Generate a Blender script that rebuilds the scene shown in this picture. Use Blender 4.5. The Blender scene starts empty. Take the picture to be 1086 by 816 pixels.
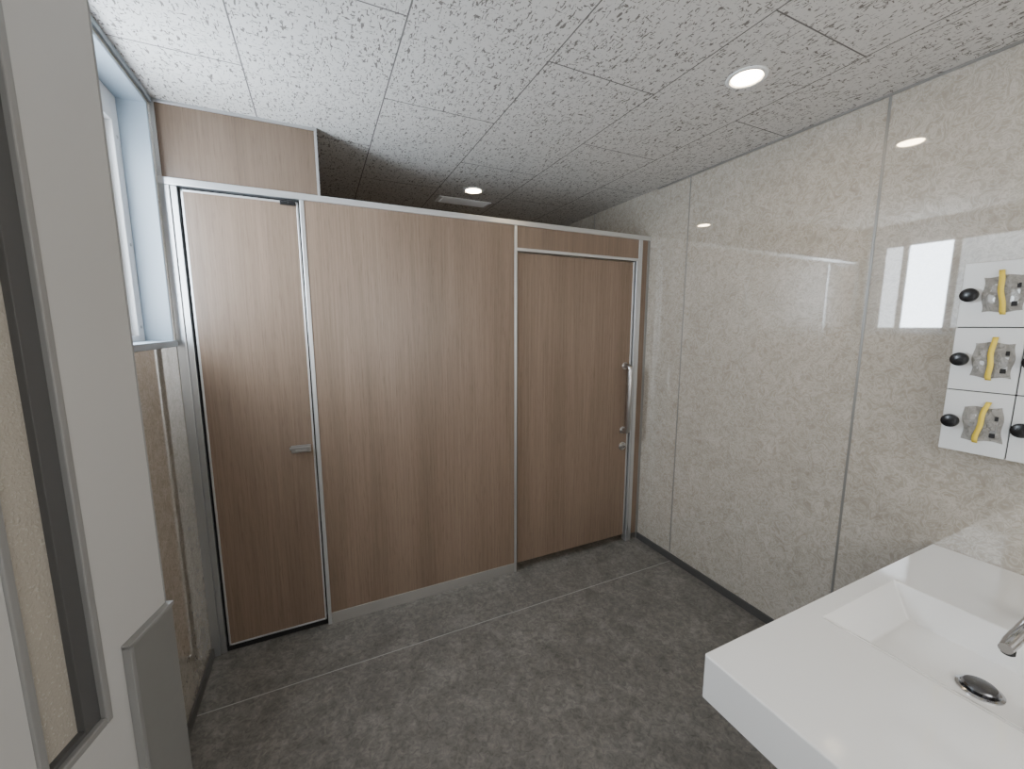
import bpy, bmesh, math, random
from mathutils import Vector, Matrix
random.seed(3)
sc = bpy.context.scene
H = 1.5
XL, XR = -0.525, 1.986
YP = 2.10           # partition front plane
YB, YN = 3.35, -0.90
ZC = 2.361
ZP = 2.08           # partition top

# ------------------------------------------------------------------ materials
def new_mat(name):
    m = bpy.data.materials.new(name); m.use_nodes = True
    nt = m.node_tree; b = nt.nodes['Principled BSDF']
    return m, nt, b
def simple(name, col, rough=0.5, metal=0.0, coat=0.0, emis=None, estr=0, bump=0, bscale=50, trans=0, spec=None):
    m, nt, b = new_mat(name)
    b.inputs['Base Color'].default_value = (*col, 1)
    b.inputs['Roughness'].default_value = rough
    b.inputs['Metallic'].default_value = metal
    b.inputs['Coat Weight'].default_value = coat
    b.inputs['Coat Roughness'].default_value = 0.04
    if trans: b.inputs['Transmission Weight'].default_value = trans
    if spec is not None: b.inputs['Specular IOR Level'].default_value = spec
    if emis:
        b.inputs['Emission Color'].default_value = (*emis, 1)
        b.inputs['Emission Strength'].default_value = estr
    tc = nt.nodes.new('ShaderNodeTexCoord')
    n = nt.nodes.new('ShaderNodeTexNoise'); n.inputs['Scale'].default_value = bscale
    n.inputs['Detail'].default_value = 3
    nt.links.new(tc.outputs['Object'], n.inputs['Vector'])
    if not emis:
        r = nt.nodes.new('ShaderNodeMapRange')
        r.inputs['To Min'].default_value = max(0, rough-0.04); r.inputs['To Max'].default_value = min(1, rough+0.06)
        nt.links.new(n.outputs['Fac'], r.inputs['Value']); nt.links.new(r.outputs['Result'], b.inputs['Roughness'])
    if bump:
        bp = nt.nodes.new('ShaderNodeBump'); bp.inputs['Strength'].default_value = bump
        bp.inputs['Distance'].default_value = 0.002
        nt.links.new(n.outputs['Fac'], bp.inputs['Height']); nt.links.new(bp.outputs['Normal'], b.inputs['Normal'])
    return m
def mapping(nt, scale, loc=(0,0,0)):
    tc = nt.nodes.new('ShaderNodeTexCoord'); mp = nt.nodes.new('ShaderNodeMapping')
    mp.inputs['Scale'].default_value = scale; mp.inputs['Location'].default_value = loc
    nt.links.new(tc.outputs['Object'], mp.inputs['Vector']); return mp.outputs['Vector']
def noise(nt, vec, scale=1, detail=2, rough=0.5, dist=0):
    n = nt.nodes.new('ShaderNodeTexNoise')
    n.inputs['Scale'].default_value = scale; n.inputs['Detail'].default_value = detail
    n.inputs['Roughness'].default_value = rough; n.inputs['Distortion'].default_value = dist
    nt.links.new(vec, n.inputs['Vector']); return n.outputs['Fac']
def ramp(nt, fac, stops):
    r = nt.nodes.new('ShaderNodeValToRGB'); e = r.color_ramp.elements
    while len(e) < len(stops): e.new(0.5)
    for i, (p, c) in enumerate(stops):
        e[i].position = p; e[i].color = (*c, 1) if len(c) == 3 else c
    nt.links.new(fac, r.inputs['Fac']); return r.outputs['Color']
def mix(nt, fac, a, b, mode='MIX'):
    m = nt.nodes.new('ShaderNodeMix'); m.data_type = 'RGBA'; m.blend_type = mode
    if isinstance(fac, (int, float)): m.inputs[0].default_value = fac
    else: nt.links.new(fac, m.inputs[0])
    for s, v in ((m.inputs[6], a), (m.inputs[7], b)):
        if isinstance(v, tuple): s.default_value = (*v, 1)
        else: nt.links.new(v, s)
    return m.outputs[2]

def wood(name, off, k=1.0):
    m, nt, b = new_mat(name)
    broad = noise(nt, mapping(nt, (7, 7, 0.4), off), 1, 3, 0.5, 0.5)
    grain = noise(nt, mapping(nt, (110, 110, 2.0), off), 1, 3, 0.55, 0.3)
    pores = noise(nt, mapping(nt, (330, 330, 14), off), 1, 1, 0.5)
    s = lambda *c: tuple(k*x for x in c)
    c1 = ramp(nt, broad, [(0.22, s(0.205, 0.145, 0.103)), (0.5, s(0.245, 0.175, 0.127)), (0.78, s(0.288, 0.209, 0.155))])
    c2 = ramp(nt, grain, [(0.3, (0.83, 0.82, 0.81)), (0.7, (1.08, 1.08, 1.08))])
    c3 = ramp(nt, pores, [(0.30, (0.72, 0.70, 0.68)), (0.42, (1, 1, 1))])
    c = mix(nt, 1.0, c1, c2, 'MULTIPLY'); c = mix(nt, 0.6, c, c3, 'MULTIPLY')
    nt.links.new(c, b.inputs['Base Color'])
    b.inputs['Roughness'].default_value = 0.36
    bp = nt.nodes.new('ShaderNodeBump'); bp.inputs['Strength'].default_value = 0.08; bp.inputs['Distance'].default_value = 0.001
    nt.links.new(grain, bp.inputs['Height']); nt.links.new(bp.outputs['Normal'], b.inputs['Normal'])
    return m
M_wood = [wood('wood_laminate_%d' % i, (i*3.7, i*1.3, i*2.9), (1, 0.85, 0.95, 1, 0.66)[i]) for i in range(5)]  # upper panel and door copies darkened in colour to offset window light

def marble():
    m, nt, b = new_mat('beige_marble_panel')
    v = mapping(nt, (1, 1, 1))
    a = noise(nt, v, 12, 5, 0.6, 1.8)
    f = noise(nt, mapping(nt, (1, 1, 1), (4, 2, 7)), 24, 6, 0.65, 2.2)
    big = noise(nt, mapping(nt, (1, 1, 1), (1, 9, 3)), 2.0, 2, 0.5, 0.4)
    c1 = ramp(nt, a, [(0.32, (0.425, 0.385, 0.325)), (0.5, (0.475, 0.435, 0.372)), (0.68, (0.52, 0.48, 0.42))])
    c2 = ramp(nt, f, [(0.36, (0.88, 0.86, 0.83)), (0.46, (1, 1, 1)), (0.505, (1.24, 1.26, 1.29)), (0.55, (1, 1, 1)), (0.66, (0.90, 0.88, 0.85))])
    c = mix(nt, 1, c1, c2, 'MULTIPLY')
    c3 = ramp(nt, big, [(0.3, (0.96, 0.96, 0.96)), (0.7, (1.04, 1.04, 1.04))])
    c = mix(nt, 1, c, c3, 'MULTIPLY')
    nt.links.new(c, b.inputs['Base Color'])
    b.inputs['Roughness'].default_value = 0.03
    b.inputs['Specular IOR Level'].default_value = 0.8
    b.inputs['Coat Weight'].default_value = 1.0
    b.inputs['Coat Roughness'].default_value = 0.02
    b.inputs['Coat IOR'].default_value = 1.65
    return m
M_marble = marble()

def ceil_mat():
    m, nt, b = new_mat('gypsum_acoustic_tile')
    # tile joints
    tc = nt.nodes.new('ShaderNodeTexCoord'); sx = nt.nodes.new('ShaderNodeSeparateXYZ')
    nt.links.new(tc.outputs['Object'], sx.inputs[0])
    au = nt.nodes.new('ShaderNodeMath'); au.operation = 'ADD'; au.inputs[1].default_value = 9.1-2.185
    av = nt.nodes.new('ShaderNodeMath'); av.operation = 'ADD'; av.inputs[1].default_value = 9.1-0.28
    nt.links.new(sx.outputs['Y'], au.inputs[0]); nt.links.new(sx.outputs['X'], av.inputs[0])
    cb = nt.nodes.new('ShaderNodeCombineXYZ'); nt.links.new(au.outputs[0], cb.inputs['X']); nt.links.new(av.outputs[0], cb.inputs['Y'])
    br = nt.nodes.new('ShaderNodeTexBrick')
    nt.links.new(cb.outputs[0], br.inputs['Vector'])
    br.offset = 0.5; br.offset_frequency = 2
    br.inputs['Scale'].default_value = 1; br.inputs['Brick Width'].default_value = 0.91; br.inputs['Row Height'].default_value = 0.455
    br.inputs['Mortar Size'].default_value = 0.0026; br.inputs['Mortar Smooth'].default_value = 0.2
    # pits
    n1 = noise(nt, mapping(nt, (140, 46, 1)), 1, 1.6, 0.55, 0.9)
    n2 = noise(nt, mapping(nt, (50, 130, 1), (5, 5, 0)), 1, 1.6, 0.55, 0.9)
    m1 = ramp(nt, n1, [(0.600, (0, 0, 0)), (0.63, (1, 1, 1))])
    m2 = ramp(nt, n2, [(0.645, (0, 0, 0)), (0.675, (1, 1, 1))])
    pits = mix(nt, 1, m1, m2, 'LIGHTEN')
    c = mix(nt, pits, (0.67, 0.655, 0.63), (0.20, 0.185, 0.17))
    c = mix(nt, br.outputs['Fac'], c, (0.16, 0.15, 0.145))
    nt.links.new(c, b.inputs['Base Color']); b.inputs['Roughness'].default_value = 0.9
    bp = nt.nodes.new('ShaderNodeBump'); bp.invert = True; bp.inputs['Strength'].default_value = 0.4; bp.inputs['Distance'].default_value = 0.003
    nt.links.new(pits, bp.inputs['Height']); nt.links.new(bp.outputs['Normal'], b.inputs['Normal'])
    return m
M_ceil = ceil_mat()

def floor_mat():
    m, nt, b = new_mat('grey_stone_vinyl')
    a = noise(nt, mapping(nt, (1, 1, 1)), 8, 6, 0.68, 0.9)
    f = noise(nt, mapping(nt, (1, 1, 1), (3, 3, 3)), 45, 5, 0.7, 1.0)
    c1 = ramp(nt, a, [(0.3, (0.125, 0.118, 0.107)), (0.5, (0.178, 0.169, 0.155)), (0.7, (0.235, 0.224, 0.207))])
    c2 = ramp(nt, f, [(0.32, (0.62, 0.62, 0.62)), (0.5, (1, 1, 1)), (0.68, (1.40, 1.38, 1.35))])
    c = mix(nt, 1, c1, c2, 'MULTIPLY')
    nt.links.new(c, b.inputs['Base Color'])
    b.inputs['Roughness'].default_value = 0.40
    bp = nt.nodes.new('ShaderNodeBump'); bp.inputs['Strength'].default_value = 0.1; bp.inputs['Distance'].default_value = 0.001
    nt.links.new(f, bp.inputs['Height']); nt.links.new(bp.outputs['Normal'], b.inputs['Normal'])
    return m
M_floor = floor_mat()
M_seam = simple('floor_weld_seam', (0.38, 0.38, 0.36), 0.5)
M_base = simple('dark_grey_baseboard', (0.08, 0.078, 0.075), 0.45)
M_alu = simple('satin_aluminium', (0.55, 0.56, 0.57), 0.30, 0.9)
M_aluw = simple('light_anodised_aluminium', (0.68, 0.69, 0.70), 0.30, 0.8)
M_kick = simple('brushed_kick_plate', (0.50, 0.485, 0.46), 0.48, 0.7, bscale=8)
M_steel = simple('brushed_steel', (0.50, 0.49, 0.48), 0.30, 1.0)
M_chrome = simple('chrome', (0.45, 0.45, 0.46), 0.12, 1.0)
M_drain = simple('dark_chrome_drain', (0.20, 0.20, 0.21), 0.18, 1.0)
M_dark = simple('black_gap_shade_and_parts', (0.012, 0.012, 0.013), 0.7)  # near-black, painted shade for door and locker gaps, also small black parts
M_jointg = simple('grey_panel_joiner', (0.27, 0.265, 0.25), 0.4, 0.3)
M_white = simple('white_solid_surface', (0.90, 0.90, 0.89), 0.08, 0, 0.8)
M_lock = simple('white_locker_steel', (0.76, 0.78, 0.79), 0.3)
M_upvc = simple('white_window_frame', (0.85, 0.86, 0.87), 0.35)
M_reveal = simple('blue_grey_window_reveal', (0.30, 0.36, 0.42), 0.35)
M_plastic = simple('black_plastic_knob', (0.012, 0.012, 0.013), 0.25)
M_yellow = simple('yellow_tape', (0.88, 0.66, 0.08), 0.5)
M_leaf = simple('pale_grey_door_steel', (0.48, 0.477, 0.467), 0.4)
M_leafd = simple('mid_grey_door_trim', (0.28, 0.28, 0.275), 0.4, 0.2)
M_gasket = simple('dark_grey_glazing_gasket', (0.075, 0.075, 0.075), 0.5)
M_obsc = simple('obscured_pebbled_glass', (0.40, 0.37, 0.32), 0.25, bump=1.0, bscale=260)
M_plate = simple('grey_push_plate', (0.27, 0.27, 0.26), 0.35, 0.4)
M_paint = simple('white_plaster', (0.66, 0.65, 0.62), 0.8)
M_pane = simple('frosted_daylight_glass', (0.8, 0.85, 0.9), 0.4, emis=(0.80, 0.90, 1.0), estr=36)
M_pane_dim = simple('screened_daylight_glass', (0.8, 0.85, 0.9), 0.4, emis=(0.80, 0.90, 1.0), estr=3)
M_pane_mid = simple('side_daylight_glass', (0.8, 0.85, 0.9), 0.4, emis=(0.84, 0.92, 1.0), estr=8)
M_fill_pane = simple('fill_light_glass', (0.8, 0.85, 0.9), 0.4, emis=(1.0, 0.98, 0.95), estr=4.6)  # glow of the added fill window behind the viewer
M_bulb = simple('warm_led_diffuser', (1, 0.9, 0.75), 0.4, emis=(1.0, 0.78, 0.50), estr=95)
def bag_mat():
    m, nt, b = new_mat('clear_plastic_bag')
    b.inputs['Base Color'].default_value = (0.55, 0.53, 0.49, 1); b.inputs['Roughness'].default_value = 0.08
    b.inputs['Alpha'].default_value = 0.55
    n = noise(nt, mapping(nt, (1, 1, 1)), 60, 2, 0.5, 1.5)
    bp = nt.nodes.new('ShaderNodeBump'); bp.inputs['Strength'].default_value = 1.0; bp.inputs['Distance'].default_value = 0.02
    nt.links.new(n, bp.inputs['Height']); nt.links.new(bp.outputs['Normal'], b.inputs['Normal'])
    return m
M_bag = bag_mat()

# ------------------------------------------------------------------ helpers
def link(o, parent=None):
    sc.collection.objects.link(o)
    if parent: o.parent = parent
    return o
def boxes(name, lst, mat, bevel=0.0, parent=None, seg=2):
    """lst of (x0,x1,y0,y1,z0,z1[,mat index])"""
    bm = bmesh.new()
    for bx in lst:
        x0, x1, y0, y1, z0, z1 = bx[:6]
        r = bmesh.ops.create_cube(bm, size=1.0)
        vs = r['verts']
        for v in vs:
            v.co = Vector(((x0+x1)/2+v.co.x*(x1-x0), (y0+y1)/2+v.co.y*(y1-y0), (z0+z1)/2+v.co.z*(z1-z0)))
        if len(bx) > 6:
            for f in {f for v in vs for f in v.link_faces}: f.material_index = bx[6]
    me = bpy.data.meshes.new(name); bm.to_mesh(me); bm.free()
    for mm in (mat if isinstance(mat, (list, tuple)) else [mat]): me.materials.append(mm)
    o = bpy.data.objects.new(name, me); link(o, parent)
    if bevel:
        md = o.modifiers.new('bevel', 'BEVEL'); md.width = bevel; md.segments = seg; md.limit_method = 'ANGLE'
    return o
def empty(name, loc=(0,0,0)):
    e = bpy.data.objects.new(name, None); e.empty_display_size = 0.1; link(e); e.location = loc; return e
def lathe(name, prof, mat, M=Matrix(), parent=None, n=40, smooth=True):
    """prof list (r,z) revolved round Z, transformed by M"""
    bm = bmesh.new(); rings = []
    for r, z in prof:
        rings.append([bm.verts.new(M @ Vector((r*math.cos(2*math.pi*i/n), r*math.sin(2*math.pi*i/n), z))) for i in range(n)])
    for a, b in zip(rings, rings[1:]):
        for i in range(n):
            bm.faces.new((a[i], a[(i+1) % n], b[(i+1) % n], b[i]))
    if prof[0][0] > 1e-4: bm.faces.new(rings[0][::-1])
    if prof[-1][0] > 1e-4: bm.faces.new(rings[-1])
    bmesh.ops.remove_doubles(bm, verts=bm.verts, dist=1e-6)
    bmesh.ops.recalc_face_normals(bm, faces=bm.faces)
    me = bpy.data.meshes.new(name); bm.to_mesh(me); bm.free(); me.materials.append(mat)
    if smooth:
        for p in me.polygons: p.use_smooth = True
        try: me.set_sharp_from_angle(angle=math.radians(35))
        except Exception: pass
    return link(bpy.data.objects.new(name, me), parent)
def tube(name, pts, radii, mat, parent=None, res=6):
    cu = bpy.data.curves.new(name, 'CURVE'); cu.dimensions = '3D'; cu.bevel_depth = 1.0; cu.bevel_resolution = res; cu.use_fill_caps = True
    sp = cu.splines.new('POLY'); sp.points.add(len(pts)-1)
    for i, p in enumerate(pts):
        sp.points[i].co = (*p, 1); sp.points[i].radius = radii if isinstance(radii, (int, float)) else radii[i]
    cu.materials.append(mat)
    o = bpy.data.objects.new(name, cu); link(o)
    dg = bpy.context.evaluated_depsgraph_get()
    me = bpy.data.meshes.new_from_object(o.evaluated_get(dg)); bpy.data.objects.remove(o)
    for p in me.polygons: p.use_smooth = True
    return link(bpy.data.objects.new(name, me), parent)

# ------------------------------------------------------------------ shell
T = 0.15
boxes('floor', [(XL-T, XR+T, YN-T, YB+T, -0.1, 0)], M_floor)
boxes('trim_1', [(XL+0.002, XR-0.012, 1.778, 1.782, -0.002, 0.0008)], M_seam)
boxes('ceiling', [(XL-T, XR+T, YN-T, YB+T, ZC, ZC+0.1)], M_ceil)
boxes('wall_right', [(XR, XR+T, YN, YB, 0, ZC)], M_marble)
boxes('wall_back', [(XL-T, XR+T, YB, YB+T, 0, ZC)], M_marble)
# window opening in left wall
WY0, WY1, WZ0, WZ1 = 0.75, 2.05, 1.435, 2.325
DY0, DY1, DZ = -0.55, 0.25, 2.10
boxes('wall_left', [
    (XL-T, XL, YN, DY0, 0, ZC), (XL-T, XL, DY0, DY1, DZ, ZC),
    (XL-T, XL, DY1, WY0, 0, ZC), (XL-T, XL, WY0, WY1, 0, WZ0),
    (XL-T, XL, WY0, WY1, WZ1, ZC), (XL-T, XL, WY1, YB, 0, ZC)], M_marble)
NX0, NX1, NZ0, NZ1 = 0.0, 1.5, 1.0, 2.1
boxes('wall_near', [(XL-T, NX0, YN-T, YN, 0, ZC), (NX1, XR+T, YN-T, YN, 0, ZC),
    (NX0, NX1, YN-T, YN, 0, NZ0), (NX0, NX1, YN-T, YN, NZ1, ZC)], M_paint)
# wall panel joiners
for i, y in enumerate((-0.018, 0.892, 1.800, 2.708)):
    w = 0.005 if i != 2 else 0.0035
    boxes('trim_%d' % (2+i), [(XR-0.0015, XR+0.01, y-w, y+w, 0.05, ZC-0.001)], M_jointg, 0.0006)
boxes('trim_6', [(XR-0.008, XR, YN+0.001, YP-0.05, ZC-0.008, ZC)], M_jointg)
boxes('baseboard_right', [(XR-0.010, XR, YN+0.001, YP-0.002, 0, 0.045)], M_base, 0.002)
boxes('baseboard_left', [(XL, XL+0.010, DY1+0.05, YP-0.002, 0, 0.045)], M_base, 0.002)
boxes('trim_7', [(XL, XL+0.008, YN+0.001, YP-0.002, ZC-0.02, ZC)], M_reveal, 0.001)

# window 1 (left)
w = empty('window_1')
boxes('reveal_lining', [
    (XL-0.10, XL+0.006, WY1-0.012, WY1, WZ0, WZ1), (XL-0.10, XL+0.006, WY0, WY0+0.012, WZ0, WZ1),
    (XL-0.10, XL+0.006, WY0, WY1, WZ1-0.012, WZ1)], M_reveal, 0.002, w)
boxes('sill', [(XL-0.10, XL+0.016, WY0-0.01, WY1+0.005, WZ0-0.012, WZ0+0.012)], M_reveal, 0.003, w)
fx0, fx1 = XL-0.145, XL-0.080
ya, yb, za, zb = WY0+0.012, WY1-0.012, WZ0+0.012, WZ1-0.012
fr = [(fx0, fx1, ya, ya+0.05, za, zb), (fx0, fx1, yb-0.055, yb, za, zb),
      (fx0, fx1, ya+0.05, yb-0.055, za, za+0.022), (fx0, fx1, ya+0.05, yb-0.055, 2.215, zb)]
boxes('frame', fr, M_upvc, 0.002, w)
sx0, sx1 = fx0+0.008, fx1-0.018
sh = [(sx0, sx1, a, b_, za+0.022, 2.215) for a, b_ in ((yb-0.080, yb-0.055), (1.800, 1.845), (1.485, 1.535), (0.812, 0.85))]
sh += [(sx0, sx1, 0.85, yb-0.080, za+0.022, za+0.05), (sx0, sx1, 0.85, yb-0.080, 2.185, 2.215)]
boxes('sash', sh, M_upvc, 0.002, w)
px_ = sx1-0.008
boxes('clear_pane', [(px_-0.005, px_, 1.535, 1.800, za+0.045, 2.19)], M_pane, 0, w)
boxes('side_pane', [(px_-0.005, px_, 1.845, yb-0.080, za+0.045, 2.19)], M_pane_mid, 0, w)
boxes('screened_pane', [(px_-0.005, px_, 0.85, 1.485, za+0.045, 2.19)], M_pane_dim, 0, w)
for k, z in enumerate((1.50, 1.80, 2.17)):
    lathe('screw_%d' % k, [(0.006, 0), (0.005, 0.002), (0.0, 0.0025)], M_steel,
          Matrix.Translation((fx1, yb-0.027, z)) @ Matrix.Rotation(math.pi/2, 4, 'Y'), w, 12)
# glowing window added behind viewer, unseen, as frontal fill light
w2 = empty('fill_window')
boxes('frame', [(NX0, NX0+0.05, YN-0.1, YN+0.01, NZ0, NZ1), (NX1-0.05, NX1, YN-0.1, YN+0.01, NZ0, NZ1),
    (NX0, NX1, YN-0.1, YN+0.01, NZ0, NZ0+0.05), (NX0, NX1, YN-0.1, YN+0.01, NZ1-0.05, NZ1),
    (0.72, 0.78, YN-0.09, YN-0.02, NZ0+0.04, NZ1-0.04)], M_upvc, 0.003, w2)
boxes('fill_pane', [(NX0+0.03, NX1-0.03, YN-0.07, YN-0.062, NZ0+0.03, NZ1-0.03)], M_fill_pane, 0, w2)

# ------------------------------------------------------------------ toilet partition
p = empty('toilet_partition')
D = 0.035
xd1a, xd1b = -0.458, -0.045
xp2a, xp2b = -0.022, 1.008
xd2a, xd2b = 1.026, 1.868
ZR = ZP-0.028
boxes('wall_post', [(XL, -0.492, YP-0.004, YP+D+0.01, 0, ZR), (-0.492, -0.470, YP+0.004, YP+D, 0, ZR)], M_alu, 0.002, p)
boxes('hinge_gap_shade', [(-0.470, -0.459, YP+0.022, YP+D, 0, ZR)], M_dark, 0, p)  # black strip standing in for shade in the hinge gap
boxes('door_post', [(-0.040, -0.022, YP-0.003, YP+D+0.005, 0, ZR)], M_aluw, 0.002, p)
boxes('top_rail', [(XL, XR, YP-0.006, YP+D+0.008, ZR, ZP)], M_aluw, 0.003, p)
boxes('middle_panel', [(xp2a, xp2b, YP+0.001, YP+D, 0.06, ZR)], M_wood[0], 0.0008, p)
boxes('middle_kick_plate', [(xp2a, xp2b, YP-0.002, YP+D, 0.0, 0.06)], M_kick, 0.001, p)
boxes('slim_post', [(xp2b, xp2b+0.016, YP-0.003, YP+D+0.005, 0.0, ZR)], M_aluw, 0.002, p)
boxes('header_panel', [(xd2a-0.002, 1.928, YP+0.001, YP+D, 1.935, ZR)], M_wood[2], 0.0008, p)
boxes('header_rail', [(xd2a-0.002, 1.895, YP-0.004, YP+D, 1.918, 1.935)], M_aluw, 0.002, p)
boxes('latch_post', [(1.876, 1.889, YP-0.005, YP+D+0.005, 0.0, 1.918), (1.893, 1.922, YP-0.004, YP+D+0.005, 0.0, ZR)], M_aluw, 0.002, p)
boxes('latch_post_groove', [(1.889, 1.893, YP+0.01, YP+D, 0.0, 1.918)], M_dark, 0, p)
boxes('end_panel', [(1.923, 1.968, YP+0.002, YP+D, 0.045, ZR)], M_wood[3], 0.0008, p)
boxes('end_channel', [(1.968, XR, YP-0.002, YP+D+0.005, 0.0, ZR)], M_jointg, 0.001, p)
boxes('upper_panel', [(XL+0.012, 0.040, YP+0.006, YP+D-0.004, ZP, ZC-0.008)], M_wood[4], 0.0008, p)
boxes('upper_panel_frame', [(XL, XL+0.012, YP, YP+D, ZP, ZC), (0.036, 0.047, YP-0.001, YP+D+0.003, ZP, ZC),
    (XL, 0.047, YP, YP+D, ZC-0.012, ZC)], M_alu, 0.001, p)
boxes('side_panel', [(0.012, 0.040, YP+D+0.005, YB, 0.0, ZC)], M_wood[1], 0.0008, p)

def wood_door(name, x0, x1, y, z0, z1, mat, edge=True):
    d = empty(name)
    boxes('leaf', [(x0+0.006, x1-0.006, y, y+0.03, z0+0.006, z1-0.006)], mat, 0.0008, d)
    if edge:
        e = 0.008
        boxes('edge_trim', [(x0, x0+e, y-0.002, y+0.031, z0, z1), (x1-e, x1, y-0.002, y+0.031, z0, z1),
            (x0, x1, y-0.002, y+0.031, z1-e, z1), (x0, x1, y-0.002, y+0.031, z0, z0+e)], M_aluw, 0.0012, d)
    return d
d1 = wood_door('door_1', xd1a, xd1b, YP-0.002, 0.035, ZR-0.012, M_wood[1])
boxes('top_gap_shade', [(xd1a-0.01, xd1b+0.004, YP+0.02, YP+D, ZR-0.012, ZR)], M_dark, 0, p)  # black strip standing in for shade above the door
boxes('floor_gap_shade', [(xd1a-0.012, xd1b+0.005, YP+0.012, YP+D, 0.0, 0.033)], M_dark, 0, p)  # black box standing in for the shaded gap under the door
# lever handle door 1
boxes('handle_plate', [(-0.145, -0.062, YP-0.006, YP-0.002, 0.916, 0.952)], M_steel, 0.002, d1)
boxes('handle_pull', [(-0.150, -0.064, YP-0.034, YP-0.026, 0.938, 0.952), (-0.075, -0.062, YP-0.034, YP-0.004, 0.924, 0.950),
    (-0.128, -0.068, YP-0.020, YP-0.006, 0.920, 0.932)], M_steel, 0.003, d1)
boxes('closer_pivot', [(-0.115, -0.055, YP-0.012, YP-0.002, ZR-0.030, ZR-0.014), (-0.085, -0.06, YP-0.016, YP-0.002, ZR-0.024, ZR-0.008)], [M_plastic], 0.002, d1)

d2 = wood_door('door_2', xd2a, xd2b, YP+0.008, 0.045, 1.914, M_wood[3], False)
boxes('leading_edge', [(xd2b-0.010, xd2b, YP+0.005, YP+0.040, 0.045, 1.914)], M_aluw, 0.001, d2)
hx = 1.822; y0 = YP+0.008; yy = YP-0.045
tube('bar_handle', [(hx, y0, 1.245), (hx, yy+0.016, 1.245), (hx, yy+0.005, 1.240), (hx, yy, 1.228), (hx, yy, 0.827), (hx, yy+0.005, 0.815), (hx, yy+0.016, 0.81), (hx, y0, 0.81)], 0.0165, M_steel, d2)
for k, z in enumerate((1.245, 0.81)):
    lathe('handle_rose_%d' % k, [(0.024, 0), (0.024, 0.004), (0.021, 0.006), (0.0, 0.006)], M_steel,
          Matrix.Translation((hx, y0, z)) @ Matrix.Rotation(math.pi/2, 4, 'X'), d2, 24)
lathe('lock_rose', [(0.028, 0), (0.028, 0.008), (0.024, 0.012), (0.015, 0.012), (0.015, 0.022), (0.0, 0.022)], M_steel,
      Matrix.Translation((hx, y0, 0.70)) @ Matrix.Rotation(math.pi/2, 4, 'X'), d2, 28)
boxes('lock_slot', [(hx-0.009, hx+0.009, y0-0.026, y0-0.02, 0.697, 0.703)], M_dark, 0, d2)

# ------------------------------------------------------------------ downlights + vent
def downlight(name, x, y):
    e = empty(name)
    Mx = Matrix.Translation((x, y, ZC))
    lathe('trim_ring', [(0.066, 0.0), (0.066, -0.004), (0.062, -0.0065), (0.053, -0.006), (0.047, -0.001), (0.047, 0.0)], M_upvc, Mx, e, 48)
    lathe('diffuser', [(0.047, -0.0005), (0.046, -0.003), (0.0, -0.004)], M_bulb, Mx, e, 48)
downlight('downlight', 1.402, 1.055)
downlight('downlight.001', 0.948, 2.58)
downlight('fill_downlight', 0.75, -0.35)  # lamp added behind the viewer, unseen, for more light
v = empty('ceiling_vent')
boxes('vent_frame', [(0.78, 1.15, 2.77, 2.90, ZC-0.006, ZC)], M_upvc, 0.002, v)
boxes('vent_slats', [(0.80, 1.13, 2.785+i*0.022, 2.797+i*0.022, ZC-0.009, ZC-0.005) for i in range(5)], M_upvc, 0.001, v)

# ------------------------------------------------------------------ washbasin counter
c = empty('washbasin_counter')
CX0, CX1, CY0, CY1, CZ1, CZ0 = 0.798, XR-0.001, -0.62, 0.600, 0.717, 0.600
bx0, bx1, by0, by1 = 1.195, 1.580, 0.09, 0.553
gx0, gx1, gy0, gy1, gz = 1.350, 1.566, 0.14, 0.503, 0.622
bm = bmesh.new()
def ring(x0, x1, y0, y1, z): return [bm.verts.new(q) for q in ((x0, y0, z), (x1, y0, z), (x1, y1, z), (x0, y1, z))]
outer = ring(CX0, CX1, CY0, CY1, CZ1); inner = ring(bx0, bx1, by0, by1, CZ1); bot = ring(gx0, gx1, gy0, gy1, gz)
low = ring(CX0, CX1, CY0, CY1, CZ0)
for i in range(4):
    j = (i+1) % 4
    bm.faces.new((outer[i], outer[j], inner[j], inner[i]))
    bm.faces.new((inner[i], inner[j], bot[j], bot[i]))
    bm.faces.new((low[i], low[j], outer[j], outer[i]))
bm.faces.new(bot); bm.faces.new(low[::-1])
bmesh.ops.recalc_face_normals(bm, faces=bm.faces)
me = bpy.data.meshes.new('counter_top'); bm.to_mesh(me); bm.free(); me.materials.append(M_white)
o = link(bpy.data.objects.new('counter_top', me), c)
md = o.modifiers.new('b', 'BEVEL'); md.width = 0.005; md.segments = 4; md.limit_method = 'ANGLE'; md.angle_limit = math.radians(12)
md.harden_normals = True
for q in me.polygons: q.use_smooth = True
boxes('support_cabinet', [(1.45, XR-0.011, -0.58, 0.45, 0.0, CZ0)], M_lock, 0.003, c)
Md = Matrix.Translation((1.408, 0.308, gz))
lathe('drain_flange', [(0.042, 0.0), (0.042, 0.003), (0.036, 0.0045), (0.031, 0.002), (0.0, 0.002)], M_chrome, Md, c, 40)
lathe('drain_plug', [(0.028, 0.002), (0.032, 0.011), (0.029, 0.0145), (0.0, 0.017)], M_drain, Md, c, 40)
f = empty('faucet')
fy = 0.27
lathe('body', [(0.029, 0), (0.029, 0.006), (0.024, 0.010), (0.0225, 0.08), (0.024, 0.11), (0.020, 0.125), (0, 0.127)], M_chrome, Matrix.Translation((1.66, fy, CZ1)), f)
tube('spout', [(1.655, fy, CZ1+0.070), (1.58, fy, CZ1+0.076), (1.48, fy, CZ1+0.077), (1.385, fy, CZ1+0.072), (1.352, fy, CZ1+0.068)], [0.020, 0.017, 0.0155, 0.0145, 0.012], M_chrome, f)
lathe('aerator', [(0.0115, 0), (0.0115, -0.018), (0.009, -0.02), (0, -0.02)], M_dark, Matrix.Translation((1.375, fy, CZ1+0.066)), f, 24)
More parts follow.
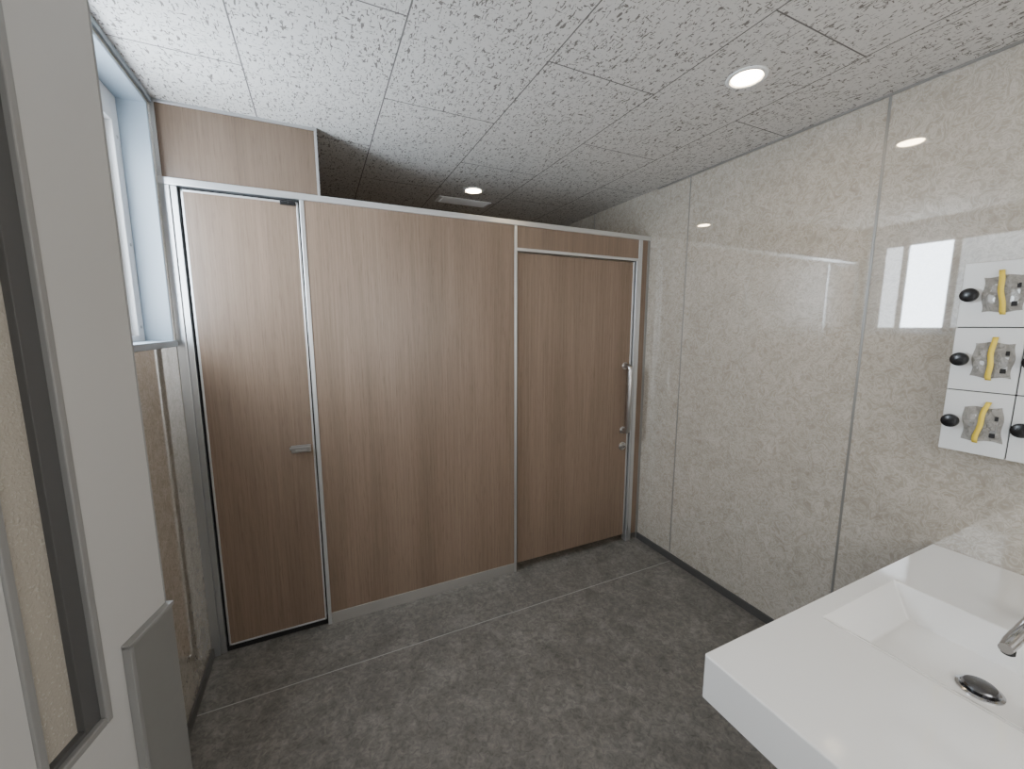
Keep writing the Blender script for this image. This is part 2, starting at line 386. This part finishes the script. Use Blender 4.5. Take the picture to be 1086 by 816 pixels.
tube('lever', [(1.66, fy, CZ1+0.12), (1.62, fy, CZ1+0.14), (1.53, fy, CZ1+0.148)], [0.014, 0.010, 0.008], M_chrome, f)

# ------------------------------------------------------------------ lockers
L = empty('wall_key_locker')
FX = 1.886; LZ0 = 1.0935; LR = 0.2025; LW = 0.152; LY1 = 0.597
boxes('carcass', [(FX+0.012, XR, LY1-3*LW, LY1, LZ0, LZ0+3*LR)], M_lock, 0.002, L)
boxes('carcass_shadow_gap', [(FX+0.008, FX+0.012, LY1-3*LW+0.003, LY1-0.003, LZ0+0.003, LZ0+3*LR-0.003)], M_dark, 0, L)
dl = []
for r in range(3):
    for k in range(3):
        dl.append((FX, FX+0.010, LY1-(k+1)*LW+0.0015, LY1-k*LW-0.0015, LZ0+r*LR+0.0015, LZ0+(r+1)*LR-0.0015))
boxes('locker_doors', dl, M_lock, 0.002, L)
def bag(y, z, idx):
    bm = bmesh.new(); nx, nz = 14, 18; W, Hh = 0.086, 0.108
    fr_, bk = {}, {}
    tilt = random.uniform(-0.12, 0.12)
    for i in range(nx+1):
        for j in range(nz+1):
            u, vv = i/nx-0.5, j/nz-0.5
            puff = 0.011*max(0, (1-(2*u)**4)*(1-(2*vv)**4))*(0.65+0.35*math.sin(u*17+idx)*math.cos(vv*13+idx))
            yy_, zz_ = u*W*(1+0.06*math.sin(vv*9+idx)), vv*Hh*(1+0.05*math.sin(u*8+idx))
            yy_, zz_ = yy_*math.cos(tilt)-zz_*math.sin(tilt), yy_*math.sin(tilt)+zz_*math.cos(tilt)
            fr_[i, j] = bm.verts.new((FX-0.002-puff, y+yy_, z+zz_))
            bk[i, j] = bm.verts.new((FX-0.001, y+yy_, z+zz_))
    for i in range(nx):
        for j in range(nz):
            bm.faces.new((fr_[i, j], fr_[i+1, j], fr_[i+1, j+1], fr_[i, j+1]))
            bm.faces.new((bk[i, j], bk[i, j+1], bk[i+1, j+1], bk[i+1, j]))
    me = bpy.data.meshes.new('bag'); bm.to_mesh(me); bm.free(); me.materials.append(M_bag)
    for q in me.polygons: q.use_smooth = True
    link(bpy.data.objects.new('parts_bag_%d' % idx, me), L)
    boxes('bag_contents_%d' % idx, [
        (FX-0.007, FX-0.003, y-0.034, y-0.016, z-0.03, z+0.012, 0), (FX-0.009, FX-0.004, y-0.032, y-0.020, z-0.038, z-0.024, 1),
        (FX-0.007, FX-0.003, y+0.014, y+0.030, z-0.028, z-0.002, 0), (FX-0.008, FX-0.003, y-0.034, y-0.026, z+0.016, z+0.03, 1),
        (FX-0.007, FX-0.003, y+0.014, y+0.026, z+0.006, z+0.030, 2)], [M_steel, M_dark, M_upvc], 0.001, L)
    bm = bmesh.new(); prev = None; n = 14; ty = 0.016*((idx*7) % 3-1)
    for j in range(n+1):
        t = j/n; zz_ = z-0.062+0.134*t; off = ty*(t-0.5)+0.0015*math.sin(t*11+idx)
        bulge = 0.0105*max(0, 1-(2*t-1)**6)
        a = bm.verts.new((FX-0.002-bulge, y-0.005+off, zz_)); b_ = bm.verts.new((FX-0.002-bulge, y+0.008+off, zz_))
        if prev: bm.faces.new((prev[0], prev[1], b_, a))
        prev = (a, b_)
    me = bpy.data.meshes.new('tape'); bm.to_mesh(me); bm.free(); me.materials.append(M_yellow)
    for q in me.polygons: q.use_smooth = True
    o = link(bpy.data.objects.new('yellow_tape_%d' % idx, me), L)
    s = o.modifiers.new('s', 'SOLIDIFY'); s.thickness = 0.0006
idx = 0
for k in range(3):
    for r in range(3):
        ky = LY1-k*LW-0.026; kz = LZ0+(r+0.50)*LR
        lathe('knob_%d' % idx, [(0.013, 0), (0.013, 0.006), (0.020, 0.009), (0.022, 0.016), (0.021, 0.024), (0.015, 0.027), (0, 0.0275)], M_plastic,
              Matrix.Translation((FX, ky, kz)) @ Matrix.Rotation(-math.pi/2, 4, 'Y'), L, 32)
        bag(LY1-k*LW-0.094, LZ0+(r+0.50)*LR, idx)
        idx += 1

# ------------------------------------------------------------------ entrance door leaf swung open
e = empty('door_3', (-0.296, 0.93, 0)); e.rotation_euler = (0, 0, math.radians(-105))
LT = 0.034; LH = 2.10; LWD = 0.70; s0, s1, z0, z1 = 0.15, 0.262, 0.885, 1.95
boxes('leaf', [(0, s0, -LT, 0, 0.008, LH), (s1, LWD, -LT, 0, 0.008, LH), (s0, s1, -LT, 0, 0.008, z0), (s0, s1, -LT, 0, z1, LH)], M_leaf, 0, e)
def rect_frame(a0, a1, c0, c1, w_, y0_, y1_):
    return [(a0, a0+w_, y0_, y1_, c0, c1), (a1-w_, a1, y0_, y1_, c0, c1), (a0+w_, a1-w_, y0_, y1_, c0, c0+w_), (a0+w_, a1-w_, y0_, y1_, c1-w_, c1)]
boxes('glazing_bead', rect_frame(s0-0.002, s1+0.002, z0-0.002, z1+0.002, 0.012, -LT-0.002, 0.004), M_leafd, 0.002, e)
boxes('glazing_gasket', [(s0+0.010, s0+0.038, -LT+0.004, -0.004, z0+0.01, z1-0.01), (s1-0.016, s1-0.010, -LT+0.004, -0.004, z0+0.01, z1-0.01),
    (s0+0.038, s1-0.016, -LT+0.004, -0.004, z0+0.01, z0+0.018), (s0+0.038, s1-0.016, -LT+0.004, -0.004, z1-0.018, z1-0.01)], M_gasket, 0.001, e)
boxes('obscured_glass', [(s0+0.036, s1-0.014, -LT/2-0.003, -LT/2+0.003, z0+0.016, z1-0.016)], M_obsc, 0, e)
boxes('edge_strip', [(-0.004, 0.0, -LT, 0.001, 0.008, LH)], M_leafd, 0.001, e)
boxes('push_plate', [(-0.003, 0.108, 0.0, 0.010, 0.12, 0.972)], [M_plate], 0.002, e)
boxes('push_plate_border', [(0.104, 0.112, 0.0, 0.013, 0.118, 0.976), (-0.004, 0.112, 0.0, 0.013, 0.970, 0.978)], M_leafd, 0.001, e)
boxes('hinges', [(LWD-0.004, LWD+0.008, -LT, -LT+0.02, z, z+0.1) for z in (0.2, 1.0, 1.8)], M_steel, 0.002, e)
boxes('trim_8', [(XL-T, XL+0.004, DY1-0.035, DY1, 0, DZ), (XL-T, XL+0.004, DY0, DY0+0.035, 0, DZ), (XL-T, XL+0.004, DY0, DY1, DZ-0.035, DZ)], M_leafd, 0.002)

# ------------------------------------------------------------------ world, camera
wd = bpy.data.worlds.new('sky'); sc.world = wd; wd.use_nodes = True
bg = wd.node_tree.nodes['Background']; bg.inputs[0].default_value = (0.97, 0.98, 1.0, 1); bg.inputs[1].default_value = 1.7

cd = bpy.data.cameras.new('camera'); cd.sensor_width = 36; cd.lens = 432/1086*36; cd.clip_start = 0.02
co = bpy.data.objects.new('camera', cd); sc.collection.objects.link(co)
co.location = (0, 0, H); co.rotation_euler = (math.radians(90-8.04), 0, math.radians(-25.3))
sc.camera = co
